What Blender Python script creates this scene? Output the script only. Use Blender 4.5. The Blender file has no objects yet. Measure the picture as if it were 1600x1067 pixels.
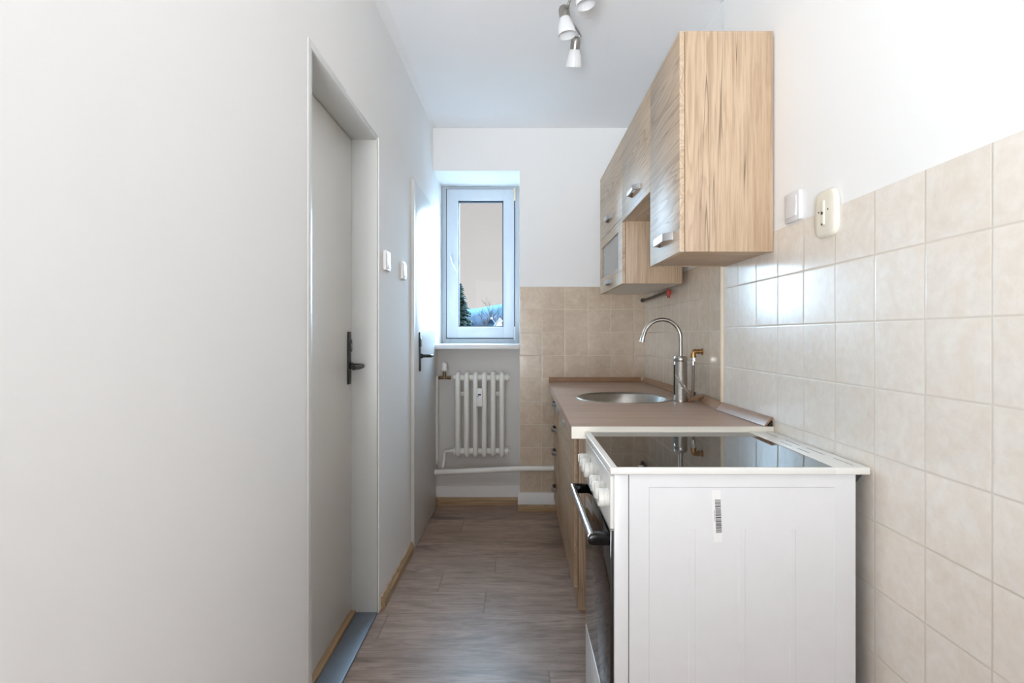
import bpy, bmesh, math, random
from mathutils import Vector, Matrix
random.seed(7)
S = bpy.context.scene
C = S.collection
PI = math.pi

# ------------------------------------------------------------------ camera
EYE = 1.165
cam_d = bpy.data.cameras.new('camera'); cam = bpy.data.objects.new('camera', cam_d); C.objects.link(cam)
cam.location = (0, 0, EYE); cam.rotation_euler = (PI/2, 0, 0)
cam_d.sensor_width = 36; cam_d.lens = 36*841/1600
cam_d.shift_x = -8/1600; cam_d.shift_y = -8.5/1600
cam_d.clip_start = .02; cam_d.clip_end = 2000
S.camera = cam

# ------------------------------------------------------------------ world, lights, exposure
W = bpy.data.worlds.new('overcast_sky'); S.world = W; W.use_nodes = True
wn = W.node_tree; wn.nodes.clear()
wo = wn.nodes.new('ShaderNodeOutputWorld'); wb = wn.nodes.new('ShaderNodeBackground')
tc = wn.nodes.new('ShaderNodeTexCoord'); sp = wn.nodes.new('ShaderNodeSeparateXYZ'); rp = wn.nodes.new('ShaderNodeValToRGB')
wn.links.new(tc.outputs['Generated'], sp.inputs[0]); wn.links.new(sp.outputs['Z'], rp.inputs[0])
rp.color_ramp.elements[0].position = 0.0; rp.color_ramp.elements[0].color = (.68, .66, .65, 1)
rp.color_ramp.elements[1].position = 0.22; rp.color_ramp.elements[1].color = (.575, .56, .55, 1)
wn.links.new(rp.outputs[0], wb.inputs[0]); wb.inputs[1].default_value = 1.0
wn.links.new(wb.outputs[0], wo.inputs[0])

def lamp(name, kind, loc, aim, power, col, **kw):
    d = bpy.data.lights.new(name, kind); o = bpy.data.objects.new(name, d); C.objects.link(o)
    o.location = loc
    o.rotation_euler = (Vector(aim)-Vector(loc)).to_track_quat('-Z', 'Y').to_euler()
    d.energy = power; d.color = col
    for k, v in kw.items(): setattr(d, k, v)
    return o
# cold daylight of the open sky, falling in through the small window
lamp('sky_light', 'SUN', (2.3, 9, 4.2), (-.3, 0, 1.6), 52.0, (.50, .76, 1.0), angle=math.radians(100))
# daylight of the larger room behind the photographer
lamp('room_daylight', 'AREA', (-.9, -5.6, 1.5), (.15, 2.0, 1.5), 62, (.95, .975, 1.0), shape='RECTANGLE', size=2.6, size_y=2.1)
# added unseen fill spot behind the camera, thrown up at the ceiling
lamp('ceiling_fill', 'SPOT', (-.45, -1.3, .75), (-.05, .6, 2.55), 420, (.92, .965, 1.0), spot_size=math.radians(104), spot_blend=1.0, shadow_soft_size=.45)

S.view_settings.view_transform = 'Standard'; S.view_settings.look = 'None'
S.view_settings.gamma = 1; S.view_settings.use_curve_mapping = False
S.view_settings.exposure = 0.06
try:
    S.cycles.max_bounces = 14; S.cycles.diffuse_bounces = 8; S.cycles.glossy_bounces = 6
    S.cycles.transparent_max_bounces = 12; S.cycles.caustics_reflective = False; S.cycles.caustics_refractive = False
    S.cycles.sample_clamp_indirect = 8
except Exception: pass

# ------------------------------------------------------------------ materials
class NT:
    def __init__(s, name):
        s.m = bpy.data.materials.new(name); s.m.use_nodes = True; s.t = s.m.node_tree
        s.b = s.t.nodes['Principled BSDF']; s.out = s.t.nodes['Material Output']
    def n(s, typ, **kw):
        x = s.t.nodes.new(typ)
        for k, v in kw.items(): setattr(x, k, v)
        return x
    def l(s, a, b): s.t.links.new(a, b)
    def put(s, v, sock):
        if hasattr(v, 'is_linked') or hasattr(v, 'node'): s.l(v, sock)
        else: sock.default_value = v
    def math(s, op, a, b=0.0, c=None):
        x = s.n('ShaderNodeMath', operation=op); s.put(a, x.inputs[0]); s.put(b, x.inputs[1])
        if c is not None: s.put(c, x.inputs[2])
        return x.outputs[0]
    def pos(s): return s.n('ShaderNodeNewGeometry').outputs['Position']
    def sep(s, v):
        x = s.n('ShaderNodeSeparateXYZ'); s.l(v, x.inputs[0]); return x.outputs
    def comb(s, a, b, c):
        x = s.n('ShaderNodeCombineXYZ'); s.put(a, x.inputs[0]); s.put(b, x.inputs[1]); s.put(c, x.inputs[2]); return x.outputs[0]
    def noise(s, v, scale, detail=3, rough=.5, dist=0.0):
        x = s.n('ShaderNodeTexNoise'); s.l(v, x.inputs['Vector']); x.inputs['Scale'].default_value = scale
        x.inputs['Detail'].default_value = detail; x.inputs['Roughness'].default_value = rough; x.inputs['Distortion'].default_value = dist
        return x.outputs['Fac']
    def ramp(s, v, *stops, interp='LINEAR'):
        x = s.n('ShaderNodeValToRGB'); s.l(v, x.inputs[0]); e = x.color_ramp.elements
        x.color_ramp.interpolation = interp
        while len(e) < len(stops): e.new(.5)
        for i, (p, c) in enumerate(stops):
            e[i].position = p; e[i].color = (c, c, c, 1) if isinstance(c, (int, float)) else (*c, 1)
        return x.outputs[0]
    def mix(s, f, a, b, mode='MIX'):
        x = s.n('ShaderNodeMix', data_type='RGBA', blend_type=mode); s.put(f, x.inputs[0])
        for v, k in ((a, 6), (b, 7)):
            if isinstance(v, tuple): x.inputs[k].default_value = (*v, 1)
            else: s.l(v, x.inputs[k])
        return x.outputs[2]
    def bump(s, h, strength, dist=.001):
        x = s.n('ShaderNodeBump'); s.l(h, x.inputs['Height']); x.inputs['Strength'].default_value = strength; x.inputs['Distance'].default_value = dist
        s.l(x.outputs[0], s.b.inputs['Normal'])
    def base(s, c):
        if isinstance(c, tuple): s.b.inputs['Base Color'].default_value = (*c, 1)
        else: s.l(c, s.b.inputs['Base Color'])
    def set(s, rough=.5, metal=0, spec=.5, coat=0):
        s.put(rough, s.b.inputs['Roughness']); s.b.inputs['Metallic'].default_value = metal
        s.b.inputs['Specular IOR Level'].default_value = spec; s.b.inputs['Coat Weight'].default_value = coat
        return s.m

def srgb(r, g, b):
    f = lambda c: (c/255/12.92 if c/255 <= .04045 else ((c/255+.055)/1.055)**2.4)
    return (f(r), f(g), f(b))

def plain(name, col, rough=.5, metal=0, var=.04, scale=30, bump=0.0, bscale=200, spec=.5, coat=0):
    t = NT(name); p = t.pos()
    n = t.noise(p, scale, 3)
    dark = tuple(c*(1-var) for c in col); lite = tuple(min(1, c*(1+var)) for c in col)
    t.base(t.ramp(n, (.3, dark), (.7, lite)))
    if bump: t.bump(t.noise(p, bscale, 4), bump, .0008)
    return t.set(rough, metal, spec, coat)

def tile_mat(name, axis, phase_u, phase_v, pitch, c1, c2, grout, rough=.16):
    t = NT(name); p = t.pos(); x, y, z = t.sep(p)
    u = x if axis == 'x' else y
    fu = t.math('DIVIDE', t.math('SUBTRACT', u, phase_u), pitch); fv = t.math('DIVIDE', t.math('SUBTRACT', z, phase_v), pitch)
    iu, iv = t.math('FLOOR', fu), t.math('FLOOR', fv)
    du = t.math('ABSOLUTE', t.math('SUBTRACT', t.math('FRACT', fu), .5)); dv = t.math('ABSOLUTE', t.math('SUBTRACT', t.math('FRACT', fv), .5))
    d = t.math('MAXIMUM', du, dv)
    edge = t.ramp(d, (.484, 0.0), (.491, 1.0))
    wn_ = t.n('ShaderNodeTexWhiteNoise', noise_dimensions='3D'); t.l(t.comb(iu, iv, 0.0), wn_.inputs['Vector'])
    off = t.n('ShaderNodeVectorMath', operation='MULTIPLY_ADD'); t.l(wn_.outputs['Color'], off.inputs[0]); off.inputs[1].default_value = (9, 9, 9); t.l(p, off.inputs[2])
    v1 = t.noise(off.outputs[0], 17, 6, .66, .6); v2 = t.noise(off.outputs[0], 42, 4, .6, .3)
    c = t.mix(t.ramp(v1, (.36, 0.0), (.66, 1.0)), c1, c2)
    c = t.mix(t.ramp(v2, (.4, 0.0), (.72, .35)), c, tuple(k*.86 for k in c2))
    tone = t.math('MULTIPLY_ADD', wn_.outputs['Value'], .05, .97)
    c = t.mix(1.0, c, t.comb(tone, tone, tone), 'MULTIPLY')
    t.base(t.mix(edge, c, grout))
    # glazed pillow edge and a faint waviness, grout lower
    soft = t.ramp(d, (.474, 1.0), (.486, .6), (.493, 0.0))
    wav = t.noise(p, 22, 2)
    t.bump(t.math('ADD', soft, t.math('MULTIPLY', wav, .5)), .4, .0014)
    r = t.math('MULTIPLY_ADD', edge, .5, rough)
    return t.set(r, 0, .5)

def wood_mat(name, grain, light, mid, dark, rough=.42, crack=1.0, seed=0, cathedral=.8, bump=.15):
    t = NT(name); p = t.pos(); x, y, z = t.sep(p)
    st = .045
    sx, sy, sz = (st if grain == 'x' else 1, st if grain == 'y' else 1, st if grain == 'z' else 1)
    def sc(k):
        m = t.n('ShaderNodeMapping'); t.l(p, m.inputs['Vector']); m.inputs['Scale'].default_value = (sx if sx == 1 else sx*k, sy if sy == 1 else sy*k, sz if sz == 1 else sz*k)
        m.inputs['Location'].default_value = (seed*1.3, seed*2.1, seed*.7); return m.outputs[0]
    broad = t.noise(sc(1.6), 14, 3, .55, .3)
    fib = t.noise(sc(.55), 330, 3, .6)
    mids = t.noise(sc(1.0), 75, 4, .6, .2)
    # flat-sawn growth rings: contour lines of a stretched field
    field = t.noise(sc(1.5), 7.5, 2, .45, .15)
    ring = t.math('FRACT', t.math('MULTIPLY', t.math('ADD', field, t.math('MULTIPLY', mids, .02)), 26))
    ringl = t.ramp(ring, (0.0, .9), (.32, .25), (.6, 0.0), (.93, 0.1), (1.0, .9))
    cm = t.ramp(t.noise(sc(.7), 5.0, 1), (.47, 0.12), (.60, 1.0))
    c = t.mix(t.ramp(broad, (.32, 0.0), (.68, 1.0)), light, mid)
    c = t.mix(t.ramp(mids, (.47, 0.0), (.78, .6)), c, dark)
    c = t.mix(t.ramp(fib, (.44, 0.0), (.72, .36)), c, dark)
    c = t.mix(t.math('MULTIPLY', t.math('MULTIPLY', ringl, cm), cathedral), c, dark)
    thin = t.ramp(t.math('ABSOLUTE', t.math('SUBTRACT', t.noise(sc(.5), 24, 2, .4, .0), .5)), (0.0, 1.0), (.009, 0.0))
    where = t.ramp(t.noise(sc(3.2), 9, 2, .5), (.51, 0.0), (.56, 1.0))
    cr = t.math('MULTIPLY', t.math('MULTIPLY', thin, where), crack*.8)
    c = t.mix(cr, c, tuple(k*.30 for k in dark))
    t.base(c)
    t.bump(fib, bump, .0006)
    return t.set(rough, 0, .45)

def floor_mat():
    t = NT('grey_oak_laminate'); p = t.pos(); x, y, z = t.sep(p)
    ry = t.math('DIVIDE', t.math('SUBTRACT', y, 2.26-.193*20), .193); row = t.math('FLOOR', ry)
    wnz = t.n('ShaderNodeTexWhiteNoise', noise_dimensions='1D'); t.l(t.math('ADD', row, 3.37), wnz.inputs['W'])
    fx = t.math('ADD', t.math('DIVIDE', x, 1.28), wnz.outputs['Value']); col = t.math('FLOOR', fx)
    dy = t.math('ABSOLUTE', t.math('SUBTRACT', t.math('FRACT', ry), .5)); dx = t.math('ABSOLUTE', t.math('SUBTRACT', t.math('FRACT', fx), .5))
    gap = t.math('MAXIMUM', t.ramp(dy, (.492, 0.0), (.498, 1.0)), t.ramp(dx, (.4985, 0.0), (.4995, 1.0)))
    idn = t.n('ShaderNodeTexWhiteNoise', noise_dimensions='2D'); t.l(t.comb(row, col, 0.0), idn.inputs['Vector'])
    v = t.n('ShaderNodeVectorMath', operation='MULTIPLY_ADD'); t.l(idn.outputs['Color'], v.inputs[0]); v.inputs[1].default_value = (7, 7, 7); t.l(p, v.inputs[2])
    def sc(a, b):
        m = t.n('ShaderNodeMapping'); t.l(v.outputs[0], m.inputs['Vector']); m.inputs['Scale'].default_value = (a, b, 1); return m.outputs[0]
    broad = t.noise(sc(.35, 1), 8, 6, .68, .8)
    mids = t.noise(sc(.13, 1), 34, 6, .7, 1.1)
    fib = t.noise(sc(.03, 1), 260, 3)
    knot = t.noise(sc(.35, 1), 7, 3, .5, .8)
    L, M, D = srgb(188, 162, 146), srgb(150, 126, 112), srgb(98, 78, 66)
    c = t.mix(t.ramp(broad, (.3, 0.0), (.7, 1.0)), L, M)
    c = t.mix(t.ramp(mids, (.45, 0.0), (.72, .75)), c, D)
    c = t.mix(t.ramp(fib, (.45, 0.0), (.75, .4)), c, D)
    c = t.mix(t.ramp(knot, (.60, 0.0), (.70, .75)), c, srgb(92, 80, 76))
    tone = t.math('MULTIPLY_ADD', idn.outputs['Value'], .16, .90)
    c = t.mix(1.0, c, t.comb(tone, tone, tone), 'MULTIPLY')
    c = t.mix(t.math('MULTIPLY', gap, .55), c, srgb(80, 66, 58))
    t.base(c)
    t.bump(t.math('SUBTRACT', t.math('MULTIPLY', mids, .25), gap), .25, .0008)
    return t.set(.38, 0, .5)

def wall_mat(name, col, rough=.85):
    t = NT(name); p = t.pos()
    n = t.noise(p, 1.7, 3)
    t.base(t.ramp(n, (.3, tuple(c*.985 for c in col)), (.7, col)))
    t.bump(t.noise(p, 90, 5, .6), .12, .0012)
    return t.set(rough, 0, .3)

M = {}
M['wall'] = wall_mat('white_plaster', (.88, .88, .875))
M['niche'] = wall_mat('niche_plaster', (.70, .68, .655))  # darker, greyer base colour than the other walls
M['ceil'] = wall_mat('ceiling_plaster', (.90, .905, .915))
M['floor'] = floor_mat()
GR = srgb(226, 214, 196)
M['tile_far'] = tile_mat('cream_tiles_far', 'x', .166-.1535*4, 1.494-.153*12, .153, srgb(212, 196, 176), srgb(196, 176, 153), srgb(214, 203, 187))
M['tile_right'] = tile_mat('cream_tiles_near', 'y', .9423-.1534*20, 1.498-.1522*12, .1527, srgb(236, 231, 223), srgb(230, 220, 207), srgb(214, 206, 194), .19)
M['tile_mid'] = tile_mat('cream_tiles_mid', 'y', 3.588-.1530*20, 1.494-.153*12, .153, srgb(228, 216, 200), srgb(216, 199, 178), srgb(222, 211, 194), .2)
OL, OM, OD = srgb(199, 175, 149), srgb(187, 161, 134), srgb(136, 108, 84)
M['oak_v'] = wood_mat('light_oak_upright', 'z', OL, OM, OD, .45, 1.0, 3)
M['oak_h'] = wood_mat('light_oak_lengthwise', 'y', srgb(206, 186, 162), srgb(194, 170, 143), srgb(152, 127, 104), .44, .7, 5)
M['oak_lo'] = wood_mat('light_oak_base', 'y', srgb(200, 174, 144), srgb(184, 156, 126), srgb(146, 116, 90), .4, .7, 9)
M['oak_x'] = wood_mat('light_oak_crosswise', 'x', OL, OM, OD, .45, .7, 8)
M['skirt_x'] = wood_mat('oak_skirting_cross', 'x', srgb(196, 168, 134), srgb(178, 149, 114), srgb(140, 108, 72), .45, .5, 2)
M['skirt_y'] = wood_mat('oak_skirting_along', 'y', srgb(196, 170, 136), srgb(178, 150, 116), srgb(140, 108, 72), .45, .5, 2)
M['worktop'] = wood_mat('brown_worktop', 'x', srgb(190, 163, 145), srgb(166, 138, 121), srgb(132, 104, 90), .33, .1, 6, .35, .08)
M['trim_y'] = wood_mat('brown_trim', 'y', srgb(172, 134, 104), srgb(152, 116, 88), srgb(120, 90, 68), .3, .1, 6, .2, .05)
M['white'] = plain('white_enamel', srgb(232, 232, 232), .28, var=.01)
M['cooker'] = plain('cooker_enamel', srgb(226, 228, 231), .32, var=.01, bump=.03, bscale=60)
M['hobrim'] = plain('hob_rim_enamel', srgb(229, 229, 226), .22, var=.01)
M['knob'] = plain('knob_plastic', srgb(226, 225, 220), .35, var=.01)
M['doorp'] = plain('grey_door_paint', srgb(229, 228, 224), .38, var=.012, scale=3, bump=.05, bscale=120)
M['framep'] = plain('grey_frame_paint', srgb(212, 213, 211), .34, var=.012, scale=3)
M['door2'] = plain('pale_door_paint', srgb(214, 216, 218), .30, var=.012, scale=3)
M['black'] = plain('black_metal', srgb(34, 33, 33), .36, var=.1)
M['blackp'] = plain('black_gloss_plastic', srgb(10, 10, 12), .18, var=.1, spec=.3)
M['glassb'] = plain('black_glass', srgb(12, 12, 13), .03, var=.02, spec=.9)
M['slot'] = plain('slot_shadow_grey', srgb(120, 120, 122), .6)
M['steel'] = plain('brushed_steel', srgb(170, 166, 160), .28, 1, var=.05, scale=80, bump=.04, bscale=300)
M['chrome'] = plain('satin_chrome', srgb(205, 204, 203), .22, 1, var=.02)
M['handle'] = plain('satin_aluminium', srgb(200, 200, 202), .34, 1, var=.03)
M['brass'] = plain('brass', srgb(172, 136, 92), .32, 1, var=.1)
M['brass_dull'] = plain('dull_brass', srgb(128, 106, 80), .42, .9, var=.15)
M['hose'] = plain('braided_hose', srgb(130, 122, 118), .42, .8, var=.35, scale=400)
M['radiator'] = plain('radiator_enamel', srgb(244, 242, 237), .4, var=.02, bump=.1, bscale=60)
M['pipe'] = plain('pipe_paint', srgb(242, 240, 236), .38, var=.02, bump=.1, bscale=60)
M['pvc'] = plain('white_window_plastic', srgb(205, 210, 216), .3, var=.01)
M['seal'] = plain('dark_seal', srgb(46, 60, 74), .5)
M['switch'] = plain('switch_plastic', srgb(238, 238, 238), .3, var=.01)
M['switch_g'] = plain('grey_switch_plastic', srgb(222, 222, 224), .35, var=.01)
M['beige'] = plain('old_beige_plastic', srgb(231, 226, 211), .35, var=.03, scale=20)
M['cream'] = plain('cream_plastic', srgb(230, 216, 192), .4, var=.03)
M['edging'] = plain('cream_edging', srgb(236, 232, 222), .4, var=.01)
M['sill'] = plain('threshold_metal', srgb(120, 130, 142), .42, .3, var=.05)
M['melamine'] = plain('white_melamine', srgb(214, 210, 202), .4, var=.02)
M['smoke'] = plain('grey_frosted_glass', srgb(132, 130, 124), .16, var=.03)
M['shade'] = plain('opal_glass', srgb(230, 231, 233), .25, var=.01)
M['gas'] = plain('gas_pipe_dark', srgb(70, 56, 48), .5)
M['red'] = plain('red_valve', srgb(176, 60, 40), .4)
M['paper'] = plain('sticker_paper', srgb(236, 236, 236), .5, var=.01)
M['ink'] = plain('black_ink', srgb(36, 34, 48), .5)
M['inkred'] = plain('red_ink', srgb(180, 40, 40), .5)
M['needles'] = plain('spruce_needles', srgb(30, 62, 52), .8, var=.4, scale=3)
M['bark'] = plain('bark', srgb(52, 48, 54), .9, var=.2)
M['roof_snow'] = plain('pale_roof', srgb(240, 232, 226), .8, var=.02)
M['plaster_out'] = plain('house_plaster', srgb(214, 204, 194), .9, var=.03)
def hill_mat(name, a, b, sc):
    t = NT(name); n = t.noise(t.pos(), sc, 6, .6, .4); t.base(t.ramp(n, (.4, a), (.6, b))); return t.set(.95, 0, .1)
M['hill_far'] = hill_mat('haze_tinted_snowy_hill', srgb(70, 118, 138), srgb(46, 94, 120), .02)  # blue haze of distance put into the hill's base colour
M['hill_near'] = hill_mat('haze_tinted_forested_hill', srgb(10, 42, 66), srgb(18, 56, 82), .05)  # deeper haze blue put into the nearer ridge's base colour
M['ground_out'] = hill_mat('bounce_snow_ground', srgb(222, 228, 232), srgb(236, 240, 244), .3)  # unseen ground, made snow-white to bounce light up into the window
def pane_mat():
    t = NT('clear_glass'); t.t.nodes.remove(t.b)
    a = t.n('ShaderNodeBsdfTransparent'); g = t.n('ShaderNodeBsdfGlossy'); g.inputs['Roughness'].default_value = .02
    m = t.n('ShaderNodeMixShader'); m.inputs[0].default_value = .006; t.l(a.outputs[0], m.inputs[1]); t.l(g.outputs[0], m.inputs[2])
    t.l(m.outputs[0], t.out.inputs[0]); return t.m
M['pane'] = pane_mat()

# ------------------------------------------------------------------ mesh helpers (world coordinates)
def box(bm, x0, x1, y0, y1, z0, z1, bev=0.0, seg=2, fn=None):
    vs = [bm.verts.new((x, y, z)) for x in (x0, x1) for y in (y0, y1) for z in (z0, z1)]
    fs = [bm.faces.new([vs[i] for i in q]) for q in ((0,1,3,2),(4,6,7,5),(0,4,5,1),(2,3,7,6),(0,2,6,4),(1,5,7,3))]
    if fn:
        for v in vs: v.co = Vector(fn(v.co))
    if bev > 0:
        es = list({e for f in fs for e in f.edges})
        bmesh.ops.bevel(bm, geom=es, offset=bev, segments=seg, profile=.5, affect='EDGES')
def prism(bm, poly, axis, a, b, bev=0.0, seg=2):
    """poly in the plane across `axis` (x: (y,z), y: (x,z), z: (x,y)), extruded a..b"""
    def P(u, v, w): return {'x': (w, u, v), 'y': (u, w, v), 'z': (u, v, w)}[axis]
    v0 = [bm.verts.new(P(u, v, a)) for u, v in poly]; v1 = [bm.verts.new(P(u, v, b)) for u, v in poly]
    n = len(poly); fs = [bm.faces.new(v0), bm.faces.new(v1[::-1])]
    for i in range(n): fs.append(bm.faces.new((v0[i], v1[i], v1[(i+1) % n], v0[(i+1) % n])))
    if bev > 0:
        bmesh.ops.bevel(bm, geom=list({e for f in fs for e in f.edges}), offset=bev, segments=seg, profile=.5, affect='EDGES')
def frame_of(d):
    d = Vector(d).normalized(); up = Vector((0, 0, 1)) if abs(d.z) < .9 else Vector((0, 1, 0))
    a = d.cross(up).normalized(); b = d.cross(a).normalized(); return a, b
def tube(bm, pts, r, n=14, cap=True, closed=False, el=1.0):
    pts = [Vector(p) for p in pts]; rings = []; N = len(pts); a = None
    for i, p in enumerate(pts):
        if closed: d = pts[(i+1) % N]-pts[i-1]
        else: d = pts[min(i+1, N-1)]-pts[max(i-1, 0)]
        d.normalize()
        if a is None: a, b = frame_of(d)
        else:
            a = (a-d*a.dot(d)).normalized(); b = d.cross(a).normalized()
        rr = r[i] if isinstance(r, (list, tuple)) else r
        rings.append([bm.verts.new(p+a*math.cos(2*PI*k/n)*rr*el+b*math.sin(2*PI*k/n)*rr) for k in range(n)])
    for i in range(N if closed else N-1):
        A, B = rings[i], rings[(i+1) % N]
        for k in range(n): bm.faces.new((A[k], A[(k+1) % n], B[(k+1) % n], B[k]))
    if cap and not closed: bm.faces.new(rings[0][::-1]); bm.faces.new(rings[-1])
def lathe(bm, prof, origin, d, n=28):
    """prof: (radius, distance along d)"""
    o = Vector(origin); d = Vector(d).normalized(); a, b = frame_of(d); rings = []
    for r, h in prof:
        if r < 1e-6: rings.append([bm.verts.new(o+d*h)])
        else: rings.append([bm.verts.new(o+d*h+(a*math.cos(2*PI*k/n)+b*math.sin(2*PI*k/n))*r) for k in range(n)])
    for A, B in zip(rings, rings[1:]):
        for k in range(n):
            q = [A[k % len(A)], A[(k+1) % n % len(A)] if len(A) > 1 else None, B[(k+1) % n % len(B)] if len(B) > 1 else None, B[k % len(B)]]
            q = [v for v in q if v is not None]
            if len(set(q)) >= 3:
                try: bm.faces.new(q)
                except ValueError: pass
def spline(pts, n=8):
    pts = [Vector(p) for p in pts]; out = []
    P = [pts[0]*2-pts[1]]+pts+[pts[-1]*2-pts[-2]]
    for i in range(1, len(P)-2):
        for k in range(n):
            t = k/n; p0, p1, p2, p3 = P[i-1:i+3]
            out.append(.5*((2*p1)+(-p0+p2)*t+(2*p0-5*p1+4*p2-p3)*t*t+(-p0+3*p1-3*p2+p3)*t**3))
    out.append(pts[-1]); return out
LOC = {}
def mk(fn, *a, **k):
    bm = bmesh.new(); fn(bm, *a, **k); return bm
def boxes(*bs, bev=0.0):
    bm = bmesh.new()
    for b in bs: box(bm, *b, bev=bev)
    return bm
def obj(name, bm, mat, parent=None, label=None, kind=None, smooth=None, cat=None, group=None, mods=None):
    bmesh.ops.recalc_face_normals(bm, faces=bm.faces)
    cs = [v.co for v in bm.verts]
    if parent is not None: base = LOC[parent.name]
    else:
        xs = [c.x for c in cs]; ys = [c.y for c in cs]; zs = [c.z for c in cs]
        base = Vector(((min(xs)+max(xs))/2, (min(ys)+max(ys))/2, min(zs)))
    for v in bm.verts: v.co -= base
    me = bpy.data.meshes.new(name); bm.to_mesh(me); bm.free(); me.materials.append(mat)
    o = bpy.data.objects.new(name, me); C.objects.link(o)
    if parent is not None: o.parent = parent
    else: o.location = base
    LOC[o.name] = Vector(base)
    if smooth is None: smooth = 35
    if smooth:
        me.polygons.foreach_set('use_smooth', [True]*len(me.polygons))
        me.set_sharp_from_angle(angle=math.radians(smooth))
    if kind: o['kind'] = kind
    if label: o['label'] = label
    if cat: o['category'] = cat
    if group: o['group'] = group
    return o
def thing(name, label, cat, loc, group=None, kind=None):
    o = bpy.data.objects.new(name, None); C.objects.link(o); o.location = loc; o.empty_display_size = .05
    if kind: o['kind'] = kind
    o['label'] = label; o['category'] = cat
    if group: o['group'] = group
    LOC[o.name] = Vector(loc); return o
def clone(src, delta, label=None, group=None, parent=None):
    """copy a thing, its parts and their sub-parts"""
    c = src.copy(); C.objects.link(c)
    if parent is None: c.location = src.location+Vector(delta)
    else: c.parent = parent
    if parent is None and src.parent is not None: c.parent = src.parent
    LOC[c.name] = LOC[src.name]+Vector(delta)
    if label: c['label'] = label
    if group: c['group'] = group
    for ch in list(src.children): clone(ch, delta, parent=c)
    return c
def clone_part(src, delta):
    """copy a part (and its sub-parts) beside itself under the same thing"""
    c = src.copy(); C.objects.link(c); c.parent = src.parent; c.location = src.location+Vector(delta)
    LOC[c.name] = LOC[src.name]+Vector(delta)
    for ch in list(src.children):
        d = ch.copy(); C.objects.link(d); d.parent = c
    return c

def XL(y): return -.592+max(0, y-1.5)*.0144      # left wall runs in slightly towards the window
CEIL = 2.554
XR, XR2 = .819, .850                             # tiled face of the right wall, near and beyond the step
YF = 3.588                                       # tiled face of the far wall

# ------------------------------------------------------------------ room shell
obj('floor', boxes((-2.6, .95, -6.0, 4.0, -.08, 0)), M['floor'], kind='structure')
obj('ceiling', boxes((-2.6, .95, -6.0, 4.2, CEIL, CEIL+.1)), M['ceil'], kind='structure')
bm = bmesh.new()
def wl(y0, y1, z0, z1):
    box(bm, 0, 1, y0, y1, z0, z1, fn=lambda c: (XL(c.y) if c.x > .5 else -.80, c.y, c.z))
wl(.25, 1.535, 0, CEIL); wl(1.535, 2.265, 2.0, CEIL); wl(2.265, 4.0, 0, CEIL)
box(bm, -.80, -.76, 1.535, 2.265, 0, 2.0)
wall_left = obj('wall_left', bm, M['wall'], kind='structure', smooth=0)
# softly rounded plaster cove where the left wall meets the ceiling
bm = bmesh.new()
prof = [(0, 0), (.0, -.05), (.004, -.03), (.012, -.015), (.025, -.005), (.045, 0)]
prism(bm, [(XL(2.0)-.002+a, CEIL+b) for a, b in prof], 'y', .25, 3.59)
obj('cove', bm, M['wall'], wall_left, smooth=60)
bm = bmesh.new()
box(bm, XR+.003, .95, -6.0, 2.14, 0, CEIL); box(bm, XR2+.005, .95, 2.14, 4.0, 0, CEIL)
wall_right = obj('wall_right', bm, M['wall'], kind='structure', smooth=0)
obj('tiling', boxes((XR, XR+.006, -1.0, 2.14, 0, 1.498)), M['tile_right'], wall_right, smooth=0, label='glossy cream marbled wall tiles, near stretch')
obj('tiling', boxes((XR2, XR2+.008, 2.14, YF, 0, 1.494)), M['tile_mid'], wall_right, smooth=0, label='glossy cream marbled wall tiles behind the sink')
bm = bmesh.new()
tube(bm, [(XR+.001, 2.146, 0), (XR+.001, 2.146, 1.50)], .0095, 10)
box(bm, XR, XR2+.004, 2.139, 2.152, 0, 1.50)
obj('corner_strip', bm, M['cream'], wall_right, label='upright cream plastic tile edging strip')
bm = bmesh.new()
box(bm, .017, .95, YF+.006, 4.0, 0, CEIL)
obj('wall_above_window', boxes((-.62, .017, YF+.006, 4.0, 2.268, CEIL)), M['wall'], kind='structure', smooth=0)
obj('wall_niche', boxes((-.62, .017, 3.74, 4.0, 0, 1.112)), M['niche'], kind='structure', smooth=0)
wall_far = obj('wall_far', bm, M['wall'], kind='structure', smooth=0)
obj('tiling', boxes((.019, XR2, YF, YF+.008, .05, 1.494)), M['tile_far'], wall_far, smooth=0, label='beige marbled wall tiles')
obj('wall_back', boxes((-2.6, .95, -6.1, -6.0, 0, CEIL)), M['wall'], kind='structure', smooth=0)
obj('wall_side_room', boxes((-2.7, -2.6, -6.1, .35, 0, CEIL), (-2.6, -.80, .25, .35, 0, CEIL)), M['wall'], kind='structure', smooth=0)

# skirtings
def skirt_y(name, y0, y1, x_at, h=.055, t=.016, mat='skirt_y'):
    bm = bmesh.new()
    prof = [(0, 0), (t, 0), (t, h*.62), (t*.55, h*.8), (t*.4, h), (0, h)]
    v0 = [bm.verts.new((x_at(y0)+a, y0, b)) for a, b in prof]; v1 = [bm.verts.new((x_at(y1)+a, y1, b)) for a, b in prof]
    bm.faces.new(v0); bm.faces.new(v1[::-1])
    for i in range(6): bm.faces.new((v0[i], v1[i], v1[(i+1) % 6], v0[(i+1) % 6]))
    return obj(name, bm, M[mat], kind='structure')
skirt_y('baseboard_left', 2.292, 2.903, lambda y: XL(y))
skirt_y('baseboard_niche_left', 3.625, 3.74, lambda y: XL(y)-.001)
def skirt_x(name, x0, x1, y, h=.052, t=.016):
    prof = [(0, 0), (-t, 0), (-t, h*.62), (-t*.55, h*.8), (-t*.4, h), (0, h)]
    return obj(name, mk(prism, [(y+a, b) for a, b in prof], 'x', x0, x1), M['skirt_x'], kind='structure')
skirt_x('baseboard_niche', -.562, .016, 3.728)
skirt_x('baseboard_far', .006, .80, YF-.002)
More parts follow.
